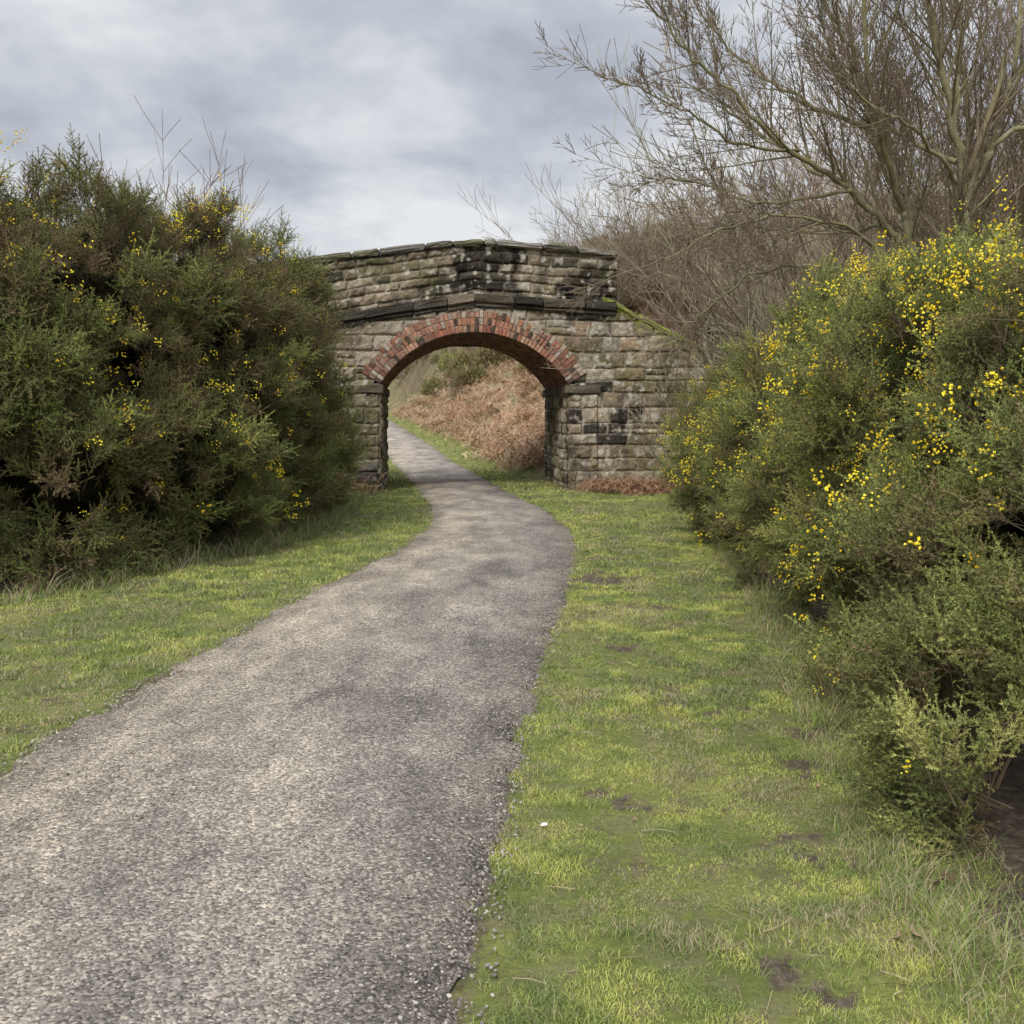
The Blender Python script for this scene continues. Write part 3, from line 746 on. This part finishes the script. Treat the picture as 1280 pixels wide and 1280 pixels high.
def farbush(seed):
    rr=np.random.default_rng(seed);n=2600
    d=rr.normal(size=(n,3));d/=np.linalg.norm(d,axis=1)[:,None];d[:,2]=np.abs(d[:,2])
    k=.70+.35*rr.random(n)+.45*(vnoise(d[:,0]*3,d[:,1]*3,d[:,2]*3,seed)-.5)
    p=d*k[:,None];a=rr.normal(size=(n,3))*.03;b_=rr.normal(size=(n,3))*.03;e=d*.10+np.array([0,0,.07])
    V=np.stack([p-a,p+b_,p+e+a],1).reshape(-1,3);F=np.arange(3*n).reshape(n,3)
    tip=np.clip(np.repeat(k-.5,3),.4,1)
    return make_mesh('far_bush',V,F,[m_gorse],fattr={'tip':tip,'var':np.repeat(rr.random(n),3)})
fb_c=proto_coll('far_bushes',[farbush(400+i) for i in range(3)])
n=400;q=np.column_stack([r.uniform(-28,18,n),r.uniform(40,115,n)])
dR=q[:,0]-xR(q[:,1]);dL=xL(q[:,1])-q[:,0];ok=((dR>6.5-3*(q[:,1]>62))|(dL>2.5));q=q[ok]
pp=np.column_stack([q,H(q[:,0],q[:,1])]);s_=r.uniform(.8,1.8,len(q));scatter('distant_gorse',pp,up_rot(len(q),r,.05),s_,fb_c,3,r.uniform(.15,.65,len(q)))
# ---------------------------------------------------------------- bracken
m_br,t,b=material('bracken_mat',.9,.1)
ti=t.attr('tint','INSTANCER').outputs['Fac']
P=pos(t)
ti=t.math('ADD',ti,t.math('MULTIPLY',t.math('SUBTRACT',t.noise(.9,4,.6,P),.5),1.2))
t.link(t.ramp(ti,[(0,(.27,.155,.09)),(.5,(.46,.29,.18)),(1,(.58,.44,.30))]),b.inputs['Base Color'])
def bracken(seed):
    random.seed(seed);V=[];F=[]
    for i in range(22):
        a=random.random()*6.28;p=Vector((random.gauss(0,.22),random.gauss(0,.22),random.uniform(0,.15)))
        d=Vector((math.cos(a)*.6,math.sin(a)*.6,random.uniform(.3,.9))).normalized();L=random.uniform(.35,.7)
        for k in range(12):
            q=p+d*(L/12)
            s=d.cross(Vector((0,0,1))).normalized() if abs(d.z)<.98 else Vector((1,0,0))
            b0=len(V);V.extend([tuple(p+s*.004),tuple(p-s*.004),tuple(q-s*.004),tuple(q+s*.004)]);F.append((b0,b0+1,b0+2,b0+3))
            w=.11*(1-k/12)*random.uniform(.5,1.1)
            for sg in (-1,1):
                e=(s*sg+rv(.35)+Vector((0,0,-.2))).normalized();b0=len(V)
                V.extend([tuple(p),tuple(p+e*w+d*.01),tuple(p+d*.016+rv(.003))]);F.append((b0,b0+1,b0+2))
            p=q;d=(d+Vector((0,0,-.13))+rv(.06)).normalized()
    return make_mesh('bracken',V,F,[m_br])
br_c=proto_coll('bracken_fronds',[bracken(500+i) for i in range(4)])
n=5400;q=np.column_stack([r.uniform(-16,12,n),27+60*r.random(n)**1.5])
dR=q[:,0]-xR(q[:,1]);s_,d_=loc(q[:,0],q[:,1])
ok=(dR>1.1)&(dR<7.8)&(d_>5);q=q[ok]
q2=np.column_stack([r.uniform(-20,-2,400),27+60*r.random(400)]);dL=xL(q2[:,1])-q2[:,0];q2=q2[(dL>1.6)&(dL<6)]
q=np.concatenate([q,q2])
pp=np.column_stack([q,H(q[:,0],q[:,1])]);scatter('bracken',pp,up_rot(len(q),r,.2),r.uniform(.7,1.5,len(q)),br_c,4)
q=[]
for _ in range(170):
    s_=r.uniform(2.4,5.5);d_=-abs(r.normal(0,.45))-.25-max(0,s_-2.9)*.16;q.append(O+SX*s_+DX*d_)
for _ in range(45):
    s_=r.uniform(-4,-2.3);d_=-abs(r.normal(0,.5))-.15;q.append(O+SX*s_+DX*d_)
for _ in range(160):
    s_=r.uniform(3.5,9);d_=r.uniform(.6,3);q.append(O+SX*s_+DX*d_)
q=np.array(q);pp=np.column_stack([q,H(q[:,0],q[:,1])-.03]);scatter('dead_bracken',pp,up_rot(len(q),r,.2),r.uniform(.5,.95,len(q)),br_c,4,r.uniform(0,.6,len(q)))
# ---------------------------------------------------------------- grass (one mesh of blades)
m_gr,t,b=material('grass_mat',.6,.15)
f=t.attr('tone').outputs['Fac']
c=t.ramp(f,[(0,(.42,.34,.23)),(.17,(.34,.30,.17)),(.32,(.13,.185,.06)),(.58,(.235,.30,.08)),(.8,(.36,.395,.105)),(1,(.49,.50,.14))])
t.link(c,b.inputs['Base Color'])
BV=[];BT=[]
def blades(n,x0,x1,y0,y1,h0,h1,w,keep=None,tone=None):
    q=np.column_stack([r.uniform(x0,x1,n),r.uniform(y0,y1,n)])
    offq=np.maximum(q[:,0]-xR(q[:,1]),xL(q[:,1])-q[:,0])
    if keep is None:
        s=soil(q[:,0],q[:,1]);u=np.maximum(q[:,0]-np.interp(q[:,1],*BRX),np.interp(q[:,1],*BLX)-q[:,0])
        ok=(offq>-.16+.32*fbm(q[:,0]*5,q[:,1]*5,0,88))&(r.random(n)>s*1.0)&(u<.5)
        pt=fbm(q[:,0]*7,q[:,1]*7,0,66);ok&=(pt+r.normal(0,.07,n)>.41)
    else: ok=keep(q,offq)
    s_,d_=loc(q[:,0],q[:,1]);ok&=~((d_>-.1)&(d_<BD+.1)&(np.abs(s_)>1.95))
    q=q[ok];n=len(q);z=H(q[:,0],q[:,1])
    lush=fbm(q[:,0]*1.5,q[:,1]*1.5,0,67)
    l2=fbm(q[:,0]*5,q[:,1]*5,0,68)
    h=(h0+(h1-h0)*r.random(n)**1.6)*(.25+.9*lush+.7*sstep(l2,.45,.65))
    a=r.random(n)*6.283;ln=h*r.uniform(.2,1.5,n);dx=np.cos(a)*ln;dy=np.sin(a)*ln
    a2=r.random(n)*6.283;wx=np.cos(a2)*w;wy=np.sin(a2)*w
    B=np.column_stack([q,z-.003])
    v0=B-np.column_stack([wx,wy,0*wx]);v1=B+np.column_stack([wx,wy,0*wx])
    m_=B+np.column_stack([dx*.4,dy*.4,h*.65]);v2=m_+np.column_stack([wx,wy,0*wx])*.7;v3=m_-np.column_stack([wx,wy,0*wx])*.7
    v4=B+np.column_stack([dx,dy,h])
    BV.append(np.stack([v0,v1,v2,v3,v4],1).reshape(-1,3))
    if tone is None:
        tn=.56+.6*(fbm(q[:,0]*1.3,q[:,1]*1.3,0,61)-.5)*2+.75*(fbm(q[:,0]*6,q[:,1]*6,0,62)-.5)*2-.20*(sstep(l2,.45,.65)-.5)+r.normal(0,.12,n)
        tn=np.clip(tn,.24,1);dead=r.random(n)<.09+.48*sstep(fbm(q[:,0]*2.6,q[:,1]*2.6,0,64),.50,.68);tn[dead]=r.uniform(0,.2,dead.sum())
    else: tn=tone(n)
    BT.append(np.repeat(tn,5))
blades(310000,-.4,2.3,1.7,5,.006,.028,.0013)
blades(220000,0,2.8,5,9,.008,.032,.0021)
blades(110000,.3,3.4,9,14,.010,.038,.0035)
blades(70000,-.3,4,14,21.7,.015,.05,.005)
blades(150000,-5.2,-1.8,3.6,8.5,.009,.036,.0024)
blades(105000,-4.8,-.9,8.5,14,.012,.042,.0035)
blades(50000,-3.6,-.9,14,21.7,.015,.05,.005)
blades(60000,-9,2,21.6,40,.02,.07,.008,keep=lambda q,o:(o>0)&(o<1.4))
blades(40000,-22,-2,40,85,.03,.1,.016,keep=lambda q,o:(o>0)&(o<1.4))
def kb(q,o):
    u=np.maximum(q[:,0]-np.interp(q[:,1],*BRX),np.interp(q[:,1],*BLX)-q[:,0])
    return (np.abs(u-.02)<.28)&(fbm(q[:,0]*3,q[:,1]*3,0,77)+r.normal(0,.1,len(q))>.52)
mixt=lambda n:np.where(r.random(n)<.45,r.uniform(0,.18,n),r.uniform(.3,.7,n))
blades(50000,1.2,3.4,5,15,.04,.16,.0022,keep=kb,tone=mixt)
blades(26000,1.2,2.2,2.2,5,.02,.085,.0014,keep=kb,tone=mixt)
blades(70000,-5.2,-2.4,4.5,20,.05,.26,.003,keep=kb,tone=mixt)
BV=np.concatenate(BV);BT=np.concatenate(BT);nb=len(BV)//5;k=np.arange(nb)*5
tri=np.stack([np.column_stack([k,k+1,k+2]),np.column_stack([k,k+2,k+3]),np.column_stack([k+3,k+2,k+4])],1).reshape(-1,3)
me=make_mesh('grass',BV,tri,[m_gr],False,fattr={'tone':BT});obj('grass',me);print('blades',nb)
# ---------------------------------------------------------------- litter: stones, dead leaves, twigs
m_pb,t,b=material('pebble_mat',.85,.2)
t.link(t.ramp(t.attr('tint','INSTANCER').outputs['Fac'],[(0,(.14,.125,.11)),(.6,(.33,.295,.25)),(.97,(.48,.44,.37)),(1,(.75,.72,.66))]),b.inputs['Base Color'])
def pebble(seed):
    import bmesh
    rr=random.Random(seed);bm=bmesh.new();bmesh.ops.create_icosphere(bm,subdivisions=1,radius=1)
    for v in bm.verts: v.co=Vector((v.co.x*rr.uniform(.75,1.25),v.co.y*rr.uniform(.6,1.1),v.co.z*rr.uniform(.4,.7)))
    me=bpy.data.meshes.new('pebble');bm.to_mesh(me);bm.free();me.materials.append(m_pb);return me
pb_c=proto_coll('pebbles',[pebble(800+i) for i in range(5)])
n=22000;y=1.8+12*r.random(n)**1.6;f=r.random(n);f=np.where(r.random(n)<.30,np.where(r.random(n)<.5,-.03+f*.10,1.02-f*.10),f)
x=xL(y)+(xR(y)-xL(y))*f
fc=np.clip(f,0,1);z=zc(y)+.010+.03*(1-(2*fc-1)**2)
scatter('gravel',np.column_stack([x,y,z]),up_rot(n,r,.3),np.clip(np.exp(r.normal(-5.45,.42,n)),.001,.010),pb_c,5,(r.random(n)**1.3)*.95)
m_lf,t,b=material('dead_leaf_mat',.8,.2)
t.link(t.ramp(t.attr('tint','INSTANCER').outputs['Fac'],[(0,(.10,.06,.035)),(.6,(.25,.17,.10)),(1,(.40,.30,.20))]),b.inputs['Base Color'])
def leaf(seed):
    rr=random.Random(seed);V=[(0,-.5,0)];n=6
    for i in range(1,n):
        t_=i/n;w=.32*math.sin(PI*t_)**.7;zc_=.12*math.sin(PI*t_)*rr.uniform(.3,1.2)
        V.extend([(-w*rr.uniform(.8,1.1),t_-.5,zc_+.15*rr.random()),(0,t_-.5,zc_-.05),(w*rr.uniform(.8,1.1),t_-.5,zc_+.15*rr.random())])
    V.append((0,.5,.08));F=[(0,2,1),(0,3,2)]
    for i in range(n-2):
        a=1+3*i;F+= [(a,a+1,a+4,a+3),(a+1,a+2,a+5,a+4)]
    a=1+3*(n-2);F+=[(a,a+1,len(V)-1),(a+1,a+2,len(V)-1)]
    return make_mesh('leaf',V,F,[m_lf])
lf_c=proto_coll('dead_leaves_p',[leaf(850+i) for i in range(4)])
n=560;y=2.2+15*r.random(n)**1.4;x=np.where(r.random(n)<.65,xR(y)+r.uniform(.05,2.3,n),xL(y)-r.uniform(.05,2.6,n))
q=np.column_stack([x,y]);q=np.concatenate([q,[(1.16,2.95),(1.22,2.98),(1.42,3.32),(1.48,3.35)]]);n=len(q)
s_=r.uniform(.010,.028,n);s_[-4:]=.07
scatter('dead_leaves',np.column_stack([q,H(q[:,0],q[:,1])+.012]),up_rot(n,r,.5),s_,lf_c,4)
random.seed(77);T=Tubes()
for i in range(520):
    y_=2.3+10*random.random()**1.5
    x_=float(xR(y_))+random.uniform(.05,2.0) if random.random()<.7 else float(xL(y_))-random.uniform(.05,2.2)
    a=random.random()*6.28;l=random.uniform(.03,.14);zz0=H1(x_,y_)+random.uniform(.008,.022)
    p0=Vector((x_,y_,zz0));d=Vector((math.cos(a),math.sin(a),random.uniform(-.05,.12)));mid=p0+d*l*.5+rv(.006)
    T.add([p0,mid,p0+d*l],[.0014,.0013,.0008],3,random.random())
m_sk,t,b=material('dry_stalk_mat',.85,.1)
t.link(t.ramp(t.attr('lvl').outputs['Fac'],[(0,(.10,.07,.045)),(.5,(.30,.23,.14)),(1,(.48,.40,.27))]),b.inputs['Base Color'])
obj('fallen_twigs',make_mesh('fallen_twigs',T.v,T.f,[m_sk],fattr={'lvl':T.lv}))
ob=scatter('pale_stone',np.array([[.125,3.85,H1(.125,3.85)+.015]]),np.zeros((1,3)),np.array([.016]),pb_c,1,np.array([1.]))
# ---------------------------------------------------------------- sky, sun, camera
w=bpy.data.worlds.new('World');scene.world=w;w.use_nodes=True
t=NT(w);bg=t.n['Background']
SUN_EL=math.radians(44);SUN_AZ=math.radians(205)
sky=t.add('ShaderNodeTexSky',sky_type='NISHITA');sky.sun_disc=False;sky.sun_elevation=SUN_EL;sky.sun_rotation=SUN_AZ
tc=t.add('ShaderNodeTexCoord').outputs['Generated']
sp=t.add('ShaderNodeSeparateXYZ');t.link(tc,sp.inputs[0])
zz=t.math('ADD',t.math('MAXIMUM',sp.outputs[2],0.0),.30)
cb=t.add('ShaderNodeCombineXYZ');t.link(t.math('DIVIDE',sp.outputs[0],zz),cb.inputs[0]);t.link(t.math('DIVIDE',sp.outputs[1],zz),cb.inputs[1]);cb.inputs[2].default_value=6.2
n1=t.add('ShaderNodeTexNoise');t.link(cb.outputs[0],n1.inputs['Vector']);n1.inputs['Scale'].default_value=3.1;n1.inputs['Detail'].default_value=9;n1.inputs['Roughness'].default_value=.54;n1.inputs['Distortion'].default_value=.2
cloud=t.ramp(n1.outputs['Fac'],[(.34,(4.5,4.85,5.5)),(.45,(5.4,5.75,6.35)),(.54,(6.6,6.9,7.35)),(.66,(8.1,8.25,8.5))])
hi=t.ramp(sp.outputs[2],[(.45,0),(.9,1)])
mult=t.math('ADD',t.math('MULTIPLY',hi,1.9),1.0)
cv=t.add('ShaderNodeVectorMath',operation='SCALE');t.link(cloud,cv.inputs[0]);t.link(mult,cv.inputs['Scale'])
cov=t.ramp(n1.outputs['Fac'],[(.3,.88),(.4,.97)])
col=t.mix(cov,sky.outputs[0],cv.outputs[0])
t.link(col,bg.inputs[0]);bg.inputs[1].default_value=.1
sd=bpy.data.lights.new('sun','SUN');sd.energy=2.6;sd.angle=math.radians(18);sd.color=(1,.96,.90)
so_=bpy.data.objects.new('sun',sd);link(so_)
to=Vector((math.sin(SUN_AZ)*math.cos(SUN_EL),math.cos(SUN_AZ)*math.cos(SUN_EL),math.sin(SUN_EL)))
so_.rotation_euler=to.to_track_quat('Z','Y').to_euler()
cam=bpy.data.cameras.new('camera');cam.lens=36;cam.sensor_width=36;cam.clip_end=2000;cam.clip_start=.05
co=bpy.data.objects.new('camera',cam);link(co);co.location=(0,0,1.6);co.rotation_euler=(math.radians(90-5.36),0,0)
scene.camera=co
scene.view_settings.view_transform='Standard';scene.view_settings.look='None';scene.view_settings.exposure=0
